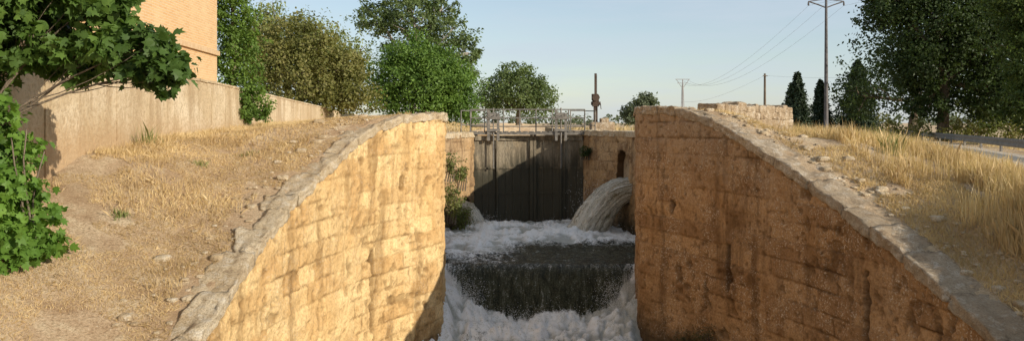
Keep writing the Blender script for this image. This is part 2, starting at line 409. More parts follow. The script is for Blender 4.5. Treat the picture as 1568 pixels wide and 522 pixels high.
for t in np.linspace(0.02,1,50):
    prof.append((24.6-1.05*t**.62,-4.06-1.64*t**1.25))
for y in np.r_[np.arange(23.5,17,-.035),np.arange(17,-30,-.7)]: prof.append((y,-5.70))
prof=np.array(prof);nc=170
U=np.linspace(0,1,nc)
yy=prof[:,0][:,None];zz=prof[:,1][:,None]
xl=Xl(prof[:,0])[:,None]-.15;xr=Xr(prof[:,0])[:,None]+.15
X=xl+(xr-xl)*U[None];Y=np.broadcast_to(yy,X.shape).copy();Z=np.broadcast_to(zz,X.shape).copy()
up=ss(24.45,24.8,Y);lowm=ss(23.75,23.45,Y)
jet=np.exp(-(((X-2.4)/1.5)**2+((Y-30.4)/1.8)**2))
jl=np.exp(-(((X+1.4)/1.0)**2+((Y-32.5)/2.6)**2))
leftc=ss(1.0,-1.4,X)
foam_up=.12+.9*jet+.75*jl+.50*ss(27.5,30.5,Y)+.5*leftc*ss(25.5,28,Y)+.28*leftc
foam_up=np.clip(foam_up*(1-.45*ss(29.5,26.5,Y)*ss(-.3,1.5,X)),0,1)
side=np.exp(-((X-xl)/.45)**2)+np.exp(-((X-xr)/.5)**2)
fallm=(1-up)*(1-lowm)
arc=1.1*np.abs((X-.85)/2.4)**2.4
foam_fall=np.clip(.08+.9*ss(-5.35+arc-.15,-5.45+arc-.65,Z+.5*(fbm(X*2.5,Y*2,5,4)-.5))+.3*side+.12*ss(-4.3,-4.1,Z),0,1)
tb=billow(X*1.15+.4*fbm(X*2,Y*2,2,2),Y*1.15,0,5);tb2=billow(X*3.6,Y*3.6,3,4);t3_=fbm(X*9,Y*9,1,3)-.5;tc_=fbm(X*.9,Y*.7,8,3);tl=fbm(X*.8,Y*.8,4,3)-.5
foam_low=np.clip(.66+1.1*(tc_-.42)+.5*ss(22,23.3,Y)+.5*side-.3*ss(21,17,Y),0,1)
foam=up*foam_up+fallm*foam_fall+lowm*foam_low
Z+=up*((tb-.4)*.32*(.3+foam_up)+(tb2-.4)*.14*(.3+foam_up)+tl*.3*foam_up+t3_*.05)+up*jet*.2
amp=ss(14,20,Y)
hl=((tb-.38)*.75+(tb2-.4)*.26+tl*1.1+t3_*.09)*amp
hl+=.95*arc*ss(21.0,23.4,Y)*(.8+.5*tl)
Z+=lowm*hl
Y-=fallm*((fbm(X*3.2,Z*1.1,0,5)-.5)*.26)
Z+=fallm*ss(-5.1,-5.6,Z)*hl*.8
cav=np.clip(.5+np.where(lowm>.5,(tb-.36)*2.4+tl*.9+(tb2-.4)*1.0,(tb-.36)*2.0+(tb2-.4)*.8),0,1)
mesh_np('canal_water',np.stack([X,Y,Z],-1),gridF(*X.shape),WAT,True,None,np.stack([foam,fallm,cav],-1))
g=Geo();g.add([[-2,36.42,-1.1],[3.5,36.42,-1.1],[3.5,80,-1.1],[-2,80,-1.1]],[[0,1,2,3]])
g.obj('upstream_water',simple('still_water',(.03,.035,.02),(.04,.045,.03),1,.08))
def jet_mat():
    m=M('rushing_water');a=m.attr()
    vv=m.n('ShaderNodeCombineXYZ');m.l(m.math('MULTIPLY',a[0],2.2),vv.inputs[0]);m.l(m.math('MULTIPLY',a[1],18.),vv.inputs[1]);m.l(m.math('MULTIPLY',a[2],5.),vv.inputs[2])
    n=m.noise(1.6,7,.78,vv.outputs[0],.3);n2=m.noise(14,5,.8)
    q=m.math('ADD',m.math('MULTIPLY',n,.68),m.math('MULTIPLY',n2,.32));q=m.math('ADD',q,m.math('MULTIPLY',a[0],.07))
    c=m.mix(m.ramp(q,.43,.62),(.24,.19,.09),(.95,.90,.77))
    p=m.pbr(c,.25,m.bump(q,1.,.08),spec=.5)
    tl_=m.n('ShaderNodeBsdfTranslucent');m.l(c,tl_.inputs[0]);x=m.n('ShaderNodeMixShader');x.inputs[0].default_value=.25
    m.l(p.outputs[0],x.inputs[1]);m.l(tl_.outputs[0],x.inputs[2]);m.l(x.outputs[0],m.out.inputs[0]);return m.m
JM=jet_mat()
def jetobj(name,top,bot,wy,yc,parent=None,ns=130,nt=140,amp=.22,seed=0):
    top=np.array(top);bot=np.array(bot);t=np.linspace(0,1,ns);k=np.linspace(0,1,len(top))
    T=np.stack([np.interp(t,k,top[:,i]) for i in(0,1)],1);B=np.stack([np.interp(t,k,bot[:,i]) for i in(0,1)],1)
    ker=np.ones(15)/15
    for A_ in(T,B):
        for i in(0,1):
            p=np.pad(A_[:,i],7,mode='edge');A_[:,i]=np.convolve(p,ker,'valid')
    C=(T+B)/2;H=(T-B)/2;th=np.linspace(0,2*np.pi,nt,endpoint=False)
    W=np.interp(t,[0,1],wy)
    V=np.zeros((ns,nt,3))
    nz=1+amp*(t[:,None]*.7+.3)*(fbm(t[:,None]*1.6+seed,np.cos(th)[None]*5+5,np.sin(th)[None]*5,5)-.5)*3.
    V[...,0]=C[:,0:1]+H[:,0:1]*np.cos(th)[None]*nz;V[...,2]=C[:,1:2]+H[:,1:2]*np.cos(th)[None]*nz
    V[...,1]=yc+W[:,None]*np.sin(th)[None]*nz
    am=.08+.9*t[:,None]**1.5
    V[...,2]+=.24*am*(fbm(V[...,0]*7,V[...,1]*7,V[...,2]*7,4)-.5);V[...,0]+=.30*am*(fbm(V[...,0]*7+9,V[...,1]*7,V[...,2]*7,4)-.5)
    i=np.arange(ns*nt).reshape(ns,nt);j=np.roll(i,-1,1)
    F=np.stack([i[:-1],j[:-1],j[1:],i[1:]],-1).reshape(-1,4)
    col=np.stack([np.broadcast_to(t[:,None],(ns,nt)),np.broadcast_to(np.abs(th-np.pi)[None]/np.pi,(ns,nt)),np.sin(th)[None]*.5+.5+0*t[:,None]],-1)
    return mesh_np(name,V,F,JM,True,parent,col)
jetobj('water_jet',[(5.4,-1.98),(4.6,-2.0),(3.8,-2.08),(3.15,-2.45),(2.65,-3.05),(2.25,-3.7),(2.0,-4.35)],[(5.4,-2.75),(4.7,-2.75),(4.3,-2.9),(4.0,-3.2),(3.7,-3.6),(3.45,-4.05),(3.3,-4.5)],(.42,.8),31.5)
jetobj('water_jet.001',[(-2.6,-3.1),(-2.0,-3.1),(-1.6,-3.25),(-1.25,-3.6),(-1.05,-4.3)],[(-2.6,-3.6),(-2.1,-3.6),(-1.9,-3.7),(-1.8,-4.0),(-1.8,-4.4)],(.25,.45),34.4,ns=40,nt=50,seed=5)
r=np.random.default_rng(11)
PP=[];ZZ=[]
for n_,c_,s_,sz_,up_ in [(2000,(2.4,30.8,-3.98),(.9,.8,.06),.007,.16),(500,(-1.3,33.6,-3.95),(.5,.6,.1),.008,.14),(2000,(-1.25,22.9,-4.9),(.3,.35,.25),.006,.22),(2000,(2.8,22.9,-4.9),(.3,.35,.25),.006,.22),(2500,(.8,22.7,-5.4),(1.4,.4,.1),.006,.2),(800,(3.1,31.2,-2.9),(.5,.5,.5),.007,0)]:
    p=r.normal(size=(n_,3))*np.array(s_)+np.array(c_);p[:,2]+=np.abs(r.normal(size=n_))*up_;PP.append(p);ZZ.append(sz_*r.uniform(.4,1.3,n_))
PP=np.concatenate(PP);ZZ=np.concatenate(ZZ)
tet=np.array([[1,1,1],[1,-1,-1],[-1,1,-1],[-1,-1,1]])*.8
V=PP[:,None]+tet[None]*ZZ[:,None,None];F=(np.arange(len(PP))*4)[:,None,None]+np.array([[0,1,2],[0,3,1],[0,2,3],[1,3,2]])[None]
mesh_np('water_spray',V,F.reshape(-1,3),simple('spray_droplets',(.80,.79,.75),(.88,.88,.85),3,.4))
# ------------------------------------------------------------ lock gate
def gate_mat():
    m=M('wet_gate_timber');n=m.noise(2.6,6,.68,m.scaled((1,1,.12)));n2=m.noise(26,4,.7,m.scaled((1,1,.3)));n3=m.noise(1.2,5,.65)
    c=m.mix(m.ramp(n,.38,.62),(.13,.105,.07),(.36,.30,.21));c=m.mix(m.ramp(m.isl(),0,1,0,.35),c,(.24,.19,.125))
    c=m.mix(m.ramp(n3,.5,.66,0,.55),c,(.44,.34,.21))
    c=m.mix(m.ramp(n2,.4,.6,.5,0),c,(.08,.065,.045))
    zz=m.math('ADD',m.z(),m.math('MULTIPLY',m.math('SUBTRACT',n,.5),2.6))
    c=m.mix(m.ramp(zz,-2.1,-1.2,.93,0),c,(.03,.027,.014))
    m.pbr(c,m.ramp(zz,-2.3,-1.5,.4,.88),m.bump(n2,.6,.02));return m.m
GM=gate_mat();gate=empty('lock_gate')
cx=.9;g=Geo();r=np.random.default_rng(5)
def gy(x): return 35.72+.42*(1-abs(x-cx)/2.4)
x=-1.62
while x<2.95:
    w=r.uniform(.22,.4);x1=min(x+w,3.0)
    z0=-5.0;z1=-.6+r.uniform(-.02,.02);a=x+.004;b=x1-.004;ya,yb=gy(a),gy(b);o=r.uniform(0,.015)
    g.add([[a,ya-o,z0],[b,yb-o,z0],[b,yb+.1,z0],[a,ya+.1,z0],[a,ya-o,z1],[b,yb-o,z1],[b,yb+.1,z1],[a,ya+.1,z1]],BF)
    x=x1
g.obj('planks',GM,False,gate)
g=Geo()
def rail_x(xa,xb,z0,z1,pro):
    g.add([[xa,gy(xa)-pro,z0],[xb,gy(xb)-pro,z0],[xb,gy(xb)-.03,z0],[xa,gy(xa)-.03,z0],[xa,gy(xa)-pro,z1],[xb,gy(xb)-pro,z1],[xb,gy(xb)-.03,z1],[xa,gy(xa)-.03,z1]],BF)
for z0,z1,pro in((-.74,-.55,.1),(-1.95,-1.87,.06),(-3.0,-2.9,.06)):
    rail_x(-1.55,cx-.14,z0,z1,pro);rail_x(cx+.14,2.95,z0,z1,pro)
for xx,w,pro in((cx-.07,.12,.16),(cx+.07,.12,.16),(2.05,.07,.15),(2.22,.05,.14),(-.62,.06,.14)):
    y=gy(xx);box(g,xx-w/2,xx+w/2,y-pro,y-.025,-4.9,-.5)
g.obj('frame',GM,False,gate)
g=Geo();box(g,-1.75,3.15,35.55,36.25,-.5,-.4)
for k in range(18): box(g,-1.7+k*.27,-1.7+k*.27+.2,35.52,36.28,-.395,-.365)
g.obj('walkway_deck',STEEL,False,gate)
g=Geo()
for zz in(-.16,.2,.56): tube(g,[[-1.75,36.2,zz],[3.1,36.2,zz]],.028,6)
for xx in np.linspace(-1.75,3.1,8): tube(g,[[xx,36.2,-.42],[xx,36.2,.57]],.03,6)
for zz in(-.1,.2,.5): tube(g,[[-1.75,35.56,zz],[-1.15,35.56,zz]],.024,6);tube(g,[[2.45,35.6,zz],[3.05,35.6,zz]],.024,6)
for xx in(2.45,3.05,-1.75,-1.15): tube(g,[[xx,35.58,-.42],[xx,35.58,.52]],.026,6)
for zz in(-.1,.5): tube(g,[[3.1,36.2,zz],[3.45,35.2,zz-.02]],.024,6);tube(g,[[-1.75,36.2,zz],[-2.1,35.0,zz]],.024,6)
for q in([3.45,35.2],[-2.1,35.0]): tube(g,[[q[0],q[1],-.5],[q[0],q[1],.5]],.026,6)
g.obj('railing',STEEL,False,gate)
g=Geo()
for xc in(-.78,2.05):
    for dx in(-.2,.2): box(g,xc+dx-.055,xc+dx+.055,35.48,35.6,-.75,.52-.12*(dx>0))
    box(g,xc-.32,xc+.32,35.44,35.64,.14,.26)
    box(g,xc-.28,xc+.28,35.45,35.63,-.36,-.25)
    tube(g,[[xc,35.55,-1.9],[xc,35.55,.62]],.035,6)
    tube(g,[[xc-.12,35.42,.3],[xc-.12,35.66,.3]],.13,8)
    tube(g,[[xc+.1,35.4,.32],[xc+.1,35.3,.32],[xc+.3,35.3,.42]],.018,6)
    box(g,xc-.16,xc+.16,35.5,35.6,.262,.42)
g.obj('sluice_gear',STEEL,False,gate)
rp=empty('sluice_rack_post');X0,Y0=3.74,38.
g=Geo();box(g,X0-.085,X0+.085,Y0-.08,Y0+.08,-.5,.75);box(g,X0-.05,X0+.05,Y0-.04,Y0+.04,.75,2.2)
for k in range(26): box(g,X0+.05,X0+.07,Y0-.03,Y0+.03,1.25+k*.035,1.265+k*.035)
g.obj('rack_bar',DARKM,False,rp)
g=Geo();box(g,X0-.14,X0+.14,Y0-.14,Y0+.14,.72,1.0);box(g,X0-.17,X0+.1,Y0-.16,Y0+.12,1.0,1.28)
tube(g,[[X0,Y0-.24,1.12],[X0,Y0-.15,1.12]],.17,8);tube(g,[[X0-.2,Y0,.86],[X0+.22,Y0,.86]],.08,8)
tube(g,[[X0+.2,Y0-.2,.86],[X0+.22,Y0-.2,.62],[X0+.22,Y0-.32,.62]],.018,6);g.obj('gearbox_and_crank',DARKM,False,rp)
g=Geo();block(g,[[x,y,z] for x in(3.5,4.55) for y in(37.6,38.5) for z in(-.6,.02)],.03,.05);block(g,[[x,y,z] for x in(3.95,4.3) for y in(37.7,38.3) for z in(.0,.2)],.03,.06)
g.obj('stone_plinth',COPR,True,rp)
# ------------------------------------------------------------ house & terrace wall
def brick_mat():
    m=M('orange_brick');tc=m.n('ShaderNodeTexBrick')
    sp=m.n('ShaderNodeSeparateXYZ');m.l(m.pos(),sp.inputs[0]);cb=m.n('ShaderNodeCombineXYZ');m.l(m.math('ADD',sp.outputs[1],sp.outputs[0]),cb.inputs[0]);m.l(sp.outputs[2],cb.inputs[1])
    m.l(cb.outputs[0],tc.inputs['Vector']);tc.inputs['Scale'].default_value=1.;tc.inputs['Brick Width'].default_value=.28;tc.inputs['Row Height'].default_value=.07;tc.inputs['Mortar Size'].default_value=.009
    tc.inputs['Color1'].default_value=(.66,.42,.20,1);tc.inputs['Color2'].default_value=(.58,.34,.15,1);tc.inputs['Mortar'].default_value=(.64,.49,.31,1)
    n=m.noise(1.1,5,.6);c=m.mix(m.ramp(n,.4,.7,0,.45),tc.outputs[0],(.68,.49,.28))
    m.pbr(c,.9,m.bump(m.math('ADD',m.math('MULTIPLY',tc.outputs['Fac'],-1.),m.noise(20,3)),.6,.012));return m.m
BR=brick_mat();house=empty('brick_house')
def slab_line(name,off0,off1,d0,d1,z0,z1,mat,parent):
    g=Geo();q=[]
    for z in(z0,z1):
        for d,o in((d0,off0),(d0,off1),(d1,off1),(d1,off0)): q.append([float(Xw(d))+o,d,z])
    g.add(q,BF);return g.obj(name,mat,False,parent)
slab_line('walls',-8,-.3,8,26.2,-1,7.0,BR,house)
slab_line('string_course',-.301,-.22,8,26.25,2.06,2.2,simple('brick_band',(.52,.34,.18),(.62,.45,.27),8),house)
slab_line('plinth_course',-.301,-.25,8,26.22,.9,1.18,simple('brick_base',(.50,.36,.22),(.58,.45,.30),5),house)
slab_line('eaves',-8.3,.1,7.7,26.5,7.0,7.15,BARK,house)
zr_=7.16
q=[[float(Xw(7.5))-8.4,7.5,zr_],[float(Xw(7.5))+.25,7.5,zr_],[float(Xw(26.7))+.25,26.7,zr_],[float(Xw(26.7))-8.4,26.7,zr_],[float(Xw(11))-4,11,9.2],[float(Xw(23))-4,23,9.2]]
me=bpy.data.meshes.new('roof');me.from_pydata(q,[],[(0,1,4),(1,2,5,4),(2,3,5),(3,0,4,5),(3,2,1,0)]);me.materials.append(simple('roof_tiles',(.30,.14,.08),(.42,.22,.12),6));link(bpy.data.objects.new('roof',me),house)
for i,d in enumerate((12,17,22)):
    slab_line('window_%d'%i,-.298,-.27,d,d+1.0,4.2,5.7,simple('window_glass_%d'%i,(.03,.035,.04),(.05,.06,.07),1,.1),house)
    slab_line('window_sill_%d'%i,-.298,-.18,d-.1,d+1.1,4.08,4.195,COP,house)
def plaster_mat():
    m=M('limewashed_wall');n=m.noise(.8,5,.6);st=m.noise(1.5,7,.7,m.scaled((1,1,.14)));n2=m.noise(12,5,.75)
    c=m.mix(m.ramp(n,.35,.65),(.60,.46,.28),(.74,.61,.42));c=m.mix(m.ramp(st,.47,.60,0,.75),c,(.40,.28,.155));c=m.mix(m.ramp(n2,.38,.54,.55,0),c,(.36,.25,.14))
    c=m.mix(m.ramp(m.isl(),0,1,0,.35),c,(.48,.35,.20))
    zz=m.math('ADD',m.z(),m.math('MULTIPLY',n2,.9));c=m.mix(m.ramp(zz,-.1,.8,.75,0),c,(.48,.31,.16))
    m.pbr(c,.9,m.bump(m.math('ADD',n2,n),.9,.06));return m.m
PL=plaster_mat();tw=empty('terrace_wall')
g=Geo();d=8.
r=np.random.default_rng(2)
def wtop(d): return float(np.interp(d,[0,24,60],[1.16,1.1,.46]))
while d<60:
    l=r.uniform(1.0,2.2);d1=min(d+l,60);o=r.uniform(-.015,.015);q=[]
    a,b=d+.004,d1-.004
    for k in(0,1):
        for dd_,oo in((a,-.2),(a,.2+o),(b,.2+o),(b,-.2)):
            q.append([float(Xw(dd_))+oo,dd_,-4.0 if k==0 else wtop(dd_)])
    g.add(q,BF);d=d1
g.obj('masonry',PL,False,tw)
g=Geo();d=8.
while d<60:
    d1=min(d+r.uniform(.8,1.4),60.1);c=[]
    for dd_ in(d+.003,d1-.003):
        for oo in(.225,-.235):
            for k in(0,1): c.append([float(Xw(dd_))+oo,dd_,wtop(dd_)+(.003 if k==0 else .07)])
    block(g,c,.012,.03);d=d1
g.obj('capstones',PL,True,tw)
# ------------------------------------------------------------ foliage
QL=np.array([[0,0],[.32,.45],[0,1.],[-.32,.45]])
FIG=np.array([[0,0],[.25,.05],[.5,.28],[.33,.42],[.52,.72],[.2,.66],[0,1.05],[-.2,.66],[-.52,.72],[-.33,.42],[-.5,.28],[-.25,.05]])
def leaves(name,P,O,size,mat,parent,tmpl=QL,droop=0.,seed=1,flat=.6):
    r=np.random.default_rng(seed);n=len(P)
    nrm=r.normal(size=(n,3))*.7+O*.6+np.array([0,0,flat]);nrm/=np.linalg.norm(nrm,axis=1)[:,None]
    f=r.normal(size=(n,3))+np.array([0,0,-droop]);f-=nrm*(f*nrm).sum(1)[:,None];f/=np.linalg.norm(f,axis=1)[:,None]
    s=size*r.uniform(.6,1.3,n)
    rt=np.cross(f,nrm)
    V=P[:,None]+s[:,None,None]*(tmpl[None,:,0:1]*rt[:,None]+tmpl[None,:,1:2]*f[:,None]-.15*(tmpl[None,:,1:2]**2)*nrm[:,None]+.15*np.abs(tmpl[None,:,0:1])*nrm[:,None])
    k=len(tmpl);F=np.arange(n*k).reshape(n,k)
    return mesh_np(name,V,F,mat,False,parent)
def crown(blobs,ncl,per,cs,seed,shell=.6,hang=0.):
    r=np.random.default_rng(seed);P=[];O=[];CC=[]
    vol=np.array([b[3]*b[4]*b[5] for b in blobs])**(2/3);vol=vol/vol.sum()
    for b,w in zip(blobs,vol):
        c=np.array(b[:3]);R=np.array(b[3:6]);n=max(3,int(ncl*w))
        dv=r.normal(size=(n,3));dv/=np.linalg.norm(dv,axis=1)[:,None]
        rad=r.uniform(shell**1.5,1,n)**.66
        cc=c+dv*R*rad[:,None]*(1+.18*r.normal(size=(n,1)));CC.append(cc)
        sz=cs*R.mean()*r.uniform(.5,1.4,n)
        pr=r.normal(size=(n,per,3))*sz[:,None,None]*np.array([.55,.55,.38])
        if hang: pr[...,2]-=np.abs(r.normal(size=(n,per)))*hang
        pp=cc[:,None]+pr;P.append(pp.reshape(-1,3));O.append(np.repeat(dv,per,0))
    return np.concatenate(P),np.concatenate(O),CC
def tree(name,base,blobs,ncl,per,leaf,mat,tr=.2,bark=BARK,cs=.28,seed=1,shell=.6,hang=0.,droop=.3,tmpl=QL,fork=.45,twigs=5,show=1.):
    e=empty(name);P,O,CC=crown(blobs,ncl,per,cs,seed,shell,hang)
    leaves('crown',P,O,leaf,mat,e,tmpl,droop,seed)
    r=np.random.default_rng(seed+50);g=Geo();base=np.array(base,float)
    cen=np.average([b[:3] for b in blobs],axis=0,weights=[b[3] for b in blobs])
    fk=base*(1-.3)+cen*.3;fk[2]=base[2]+(cen[2]-base[2])*fork
    t=np.linspace(0,1,9)[:,None];pt=base*(1-t)+fk*t+np.c_[np.sin(t*4+seed)*tr*.5,np.cos(t*3+seed)*tr*.5-tr*.5,0*t]*t
    tube(g,pt,np.r_[1.45,1.1,np.linspace(1,.75,7)]*tr,8)
    for b,cc in zip(blobs,CC):
        c=np.array(b[:3]);mid=(fk+c)/2+r.normal(size=3)*.08*np.linalg.norm(c-fk);mid[2]+=.1*abs(c[2]-fk[2])
        t=np.linspace(0,1,8)[:,None];q=(1-t)**2*pt[-1]+2*t*(1-t)*mid+t*t*c
        tube(g,q,np.linspace(.55,.2,8)*tr*show,6)
        for k in r.choice(len(cc),min(twigs,len(cc)),replace=False):
            st=q[r.integers(3,8)];en=cc[k];m2=(st+en)/2+r.normal(size=3)*.1*np.linalg.norm(en-st)
            t2=np.linspace(0,1,5)[:,None];tube(g,(1-t2)**2*st+2*t2*(1-t2)*m2+t2*t2*en,np.linspace(.2,.06,5)*tr*show,4)
    g.obj('trunk_and_limbs',bark,True,e);return e
L_fig=leaf_mat('fig_leaves',(.085,.15,.03),(.14,.23,.045),(.035,.07,.015))
L_ivy=leaf_mat('ivy_leaves',(.12,.20,.035),(.18,.28,.055),(.065,.12,.02))
L_brn=leaf_mat('dusty_leaves',(.20,.20,.055),(.27,.24,.09),(.11,.125,.03))
L_wil=leaf_mat('willow_leaves',(.24,.27,.09),(.30,.32,.12),(.15,.19,.06))
L_grn=leaf_mat('broad_leaves',(.12,.21,.035),(.19,.29,.06),(.065,.125,.025))
L_pop=leaf_mat('poplar_leaves',(.13,.18,.065),(.19,.24,.085),(.08,.115,.04))
L_drk=leaf_mat('dark_leaves',(.045,.072,.02),(.07,.105,.03),(.025,.042,.012),.3)
L_con=leaf_mat('conifer_needles',(.035,.055,.028),(.055,.08,.036),(.02,.034,.016),.15)
L_far=leaf_mat('distant_leaves',(.13,.16,.09),(.17,.19,.11),(.10,.12,.07))
tree('fig_tree',(-8.1,11.6,-2.0),[(-7.6,12.2,1.9,1.2,1.1,.9),(-7.1,12.3,1.1,.7,.8,.4),(-6.6,12.3,2.1,1.0,.8,.6),(-6.1,12.3,1.0,.65,.6,.34),(-5.45,12.2,1.05,.6,.5,.38),(-5.05,12.2,.74,.5,.5,.30),(-7.9,11.9,.6,.6,.7,.7),(-5.95,12.2,1.75,.6,.6,.3),(-7.5,11.8,-.2,.45,.6,.5)],620,15,.15,L_fig,tr=.10,cs=.24,seed=3,tmpl=FIG,fork=.5,twigs=6,droop=.8,show=.45)
P,O,_=crown([(-7.3,11.9,-.3,.5,.6,.6),(-7.05,11.9,-1.0,.45,.5,.45),(-7.1,11.7,-1.75,.75,.6,.35),(-6.75,11.8,-1.5,.42,.5,.35)],230,15,.30,8)
e=empty('fig_shrub');leaves('leaves',P,O,.12,leaf_mat('fig_young_leaves',(.13,.24,.035),(.19,.32,.055),(.06,.13,.02)),e,FIG,.5,4)
g=Geo()
for k in range(9):
    a=np.array([-7.3+.08*k,11.8,-2.2]);b=np.array([-7.6+.12*k,11.8+.1*(k%3),-.4+.1*(k%4)]);t=np.linspace(0,1,6)[:,None];tube(g,a*(1-t)+b*t+np.c_[.08*np.sin(5*t+k),0*t,0*t],np.linspace(.025,.01,6),4)
g.obj('stems',BARK,True,e)
P,O,_=crown([(-8.75,27.4,.9,.75,.6,.9),(-8.85,27.4,2.2,.85,.6,1.0),(-8.95,27.3,3.4,.75,.6,.8),(-8.4,27.6,.6,.5,.5,.7),(-9.2,27.2,4.3,.6,.5,.7)],480,34,.24,21)
e=empty('ivy_thicket');leaves('leaves',P,O,.10,L_ivy,e,QL,.6,22)
g=Geo();tube(g,[[-9,27.3,-.3],[-8.95,27.35,2],[-9,27.3,4.3]],[.12,.09,.04],6);g.obj('stems',BARK,True,e)
tree('dusty_elm_tree',(-11.2,44,.2),[(-11.2,44,2.6,2.2,2.2,2.0),(-9.6,44.5,2.0,1.9,1.8,1.5),(-10.6,44,4.3,1.6,1.5,1.4),(-8.4,45,1.5,1.3,1.5,1.1),(-12.6,43.5,3.6,1.4,1.5,1.7),(-8.9,45,3.0,1.2,1.3,1.0)],800,34,.16,L_brn,tr=.2,seed=31)
tree('willow_tree',(-14.5,54,.1),[(-14.,54,6.0,2.6,2.3,1.3),(-11.6,54,5.4,2.0,2,1.2),(-16.2,54,5.3,1.8,2,1.5),(-12.8,54,4.0,2.6,2,1.8),(-10.2,54,4.2,1.4,1.5,1.2),(-15.6,54,7.0,1.6,1.5,1.)],480,36,.2,L_wil,tr=.3,seed=37,hang=1.0,droop=2.)
tree('round_ash_tree',(-5.2,50,0),[(-5.3,50,2.4,2.5,2.3,2.2),(-3.7,50,1.9,1.6,1.8,1.7),(-6.8,50,2.2,1.7,1.8,1.8),(-5.7,50,3.9,1.6,1.5,1.1),(-4.3,50.2,3.3,1.2,1.4,1.1),(-2.9,50,1.0,1.0,1.2,1.0)],860,38,.17,L_grn,tr=.2,seed=41)
tree('poplar_tree',(-8.3,70,-.2),[(-8.2,70,8.6,3.0,2.5,2.0),(-5.2,70,7.3,2.3,2,1.5),(-11.2,70,8.6,2.0,2,1.6),(-9.0,70,11.0,2.2,2,1.6),(-5.8,70,9.4,1.6,1.5,1.1),(-3.6,70.5,5.8,1.2,1.3,1.0),(-8,70,5.2,3.4,2.4,2.),(-4.2,70,4.2,1.6,1.6,1.5)],760,28,.24,L_pop,tr=.32,bark=BARKG,seed=43,cs=.2,shell=.6,twigs=10)
tree('lone_elm_tree',(.8,100,-.3),[(.6,100,3.6,3.2,3,2.4),(-2.2,100,3.0,2.2,2,2.0),(3.2,100,2.8,2.1,2,1.8),(.2,100,5.9,2.1,2,1.2),(2.4,100,4.6,1.5,1.6,1.2)],560,24,.30,L_pop,tr=.3,seed=47)
tree('small_tree',(16.9,110,-.8),[(16.9,110,1.6,2.2,2,1.5),(15.3,110,1.,1.4,1.3,1.1),(17.6,110,2.9,1.2,1.2,.9)],200,22,.34,L_far,tr=.2,seed=53)
tree('large_elm_tree',(25.3,50,-1.1),[(25.2,50,5.5,4.0,3.2,3.0),(22.3,50,7.0,2.1,2,1.6),(28.5,50,4.5,3.2,3,3.0),(25.5,50,9.5,4.2,3,2.5),(30,50,8.5,3.4,3,3.),(23.6,49.5,3.2,1.9,2,1.5),(21.6,50,8.6,1.6,1.3,.9),(28,49,1.6,2.4,2,1.6),(24.6,50,1.4,1.6,1.5,1.2)],2400,34,.20,L_drk,tr=.34,seed=59,fork=.5,cs=.2,shell=.5)
tree('large_elm_tree.001',(26.5,42,-1.1),[(26.2,42,3.2,2.0,2.,2.0),(25.6,42.2,6.2,2.0,2,2.0),(27.3,42,5.6,2.6,2,2.6),(25.4,42,.9,1.3,1.5,1.1),(27,41.5,.8,2.0,2,1.3)],900,34,.17,leaf_mat('elm_leaves',(.07,.105,.025),(.115,.16,.04),(.035,.06,.015)),tr=.26,seed=61,cs=.2)
tree('large_elm_tree.002',(32,68,-1.1),[(31.5,68,4,4,3,3.4),(37,68,5,4,3,4),(33,68,8.5,3.2,3,2.6),(27.8,68,2.2,2.,2,2.)],620,28,.26,L_drk,tr=.36,seed=67)
def conifer(name,x,y,z0,h,r0,seed):
    r=np.random.default_rng(seed);e=empty(name);P=[];O=[]
    for k in range(int(h*9)):
        f=(k+.5)/int(h*9);nb=10
        for j in range(nb):
            a=r.uniform(0,6.28);R=r0*((1-f)**.75*r.uniform(.55,1.2)+.04);n=24
            u=r.uniform(.1,1,n)[:,None];dv=np.array([math.cos(a),math.sin(a),-.15])
            p=np.array([x,y,z0+.2+f*h])+dv*R*u+r.normal(size=(n,3))*.14*(1.3-f);P.append(p);O.append(np.repeat(dv[None],n,0))
    leaves('needles',np.concatenate(P),np.concatenate(O),.26,L_con,e,QL,.2,seed)
    g=Geo();tube(g,[[x,y,z0-.2],[x,y,z0+h*.5],[x,y,z0+h]],[.16,.1,.02],6);g.obj('trunk',BARK,True,e)
conifer('spruce_tree',26.9,80,-1.0,5.4,1.5,71);conifer('spruce_tree.001',29.8,82,-1.0,4.8,1.3,72)
conifer('spruce_tree.002',32.6,80,-1.0,6.6,2.4,73);conifer('spruce_tree.003',28.4,86,-1,4.7,1.5,74)
def shrub(name,blobs,ncl,per,leaf,mat,seed,cs=.3):
    e=empty(name);P,O,CC=crown(blobs,ncl,per,cs,seed,.3);leaves('leaves',P,O,leaf,mat,e,QL,.3,seed)
    g=Geo()
    for b in blobs:
        for k in range(4):
            a=np.array([b[0]+.1*k-.2,b[1],b[2]-b[5]-.1]);c=np.array(b[:3])+np.array([(k-1.5)*.3*b[3],0,.3*b[5]]);tube(g,[a,(a+c)/2+.05,c],[.03,.02,.01],4)
    g.obj('stems',BARK,True,e)
shrub('hedge',[(x,50+r.uniform(-1,1),-.5,1.4,.9,.7+r.uniform(-.1,.3)) for x in np.arange(22.,36,1.8)],260,22,.17,L_brn,81)
shrub('roadside_shrub',[(29,52,.3,1.6,1.5,1.6),(31.5,53,.6,2.2,1.5,2.0),(34,54,.6,2.2,1.5,1.8)],240,26,.18,L_wil,82)
shrub('wall_shrub',[(-2.25,32.0,-2.9,.35,.5,.8),(-1.95,32.8,-3.5,.4,.5,.6),(-1.95,33.6,-2.0,.2,.4,.6),(-2.3,31.6,-1.6,.2,.4,.5)],130,22,.09,leaf_mat('wall_shrub_leaves',(.17,.20,.055),(.24,.24,.09),(.09,.12,.03)),83,.35)
shrub('hanging_fern',[(3.05,35.0,-1.15,.25,.25,.28)],24,20,.08,L_drk,84,.4)
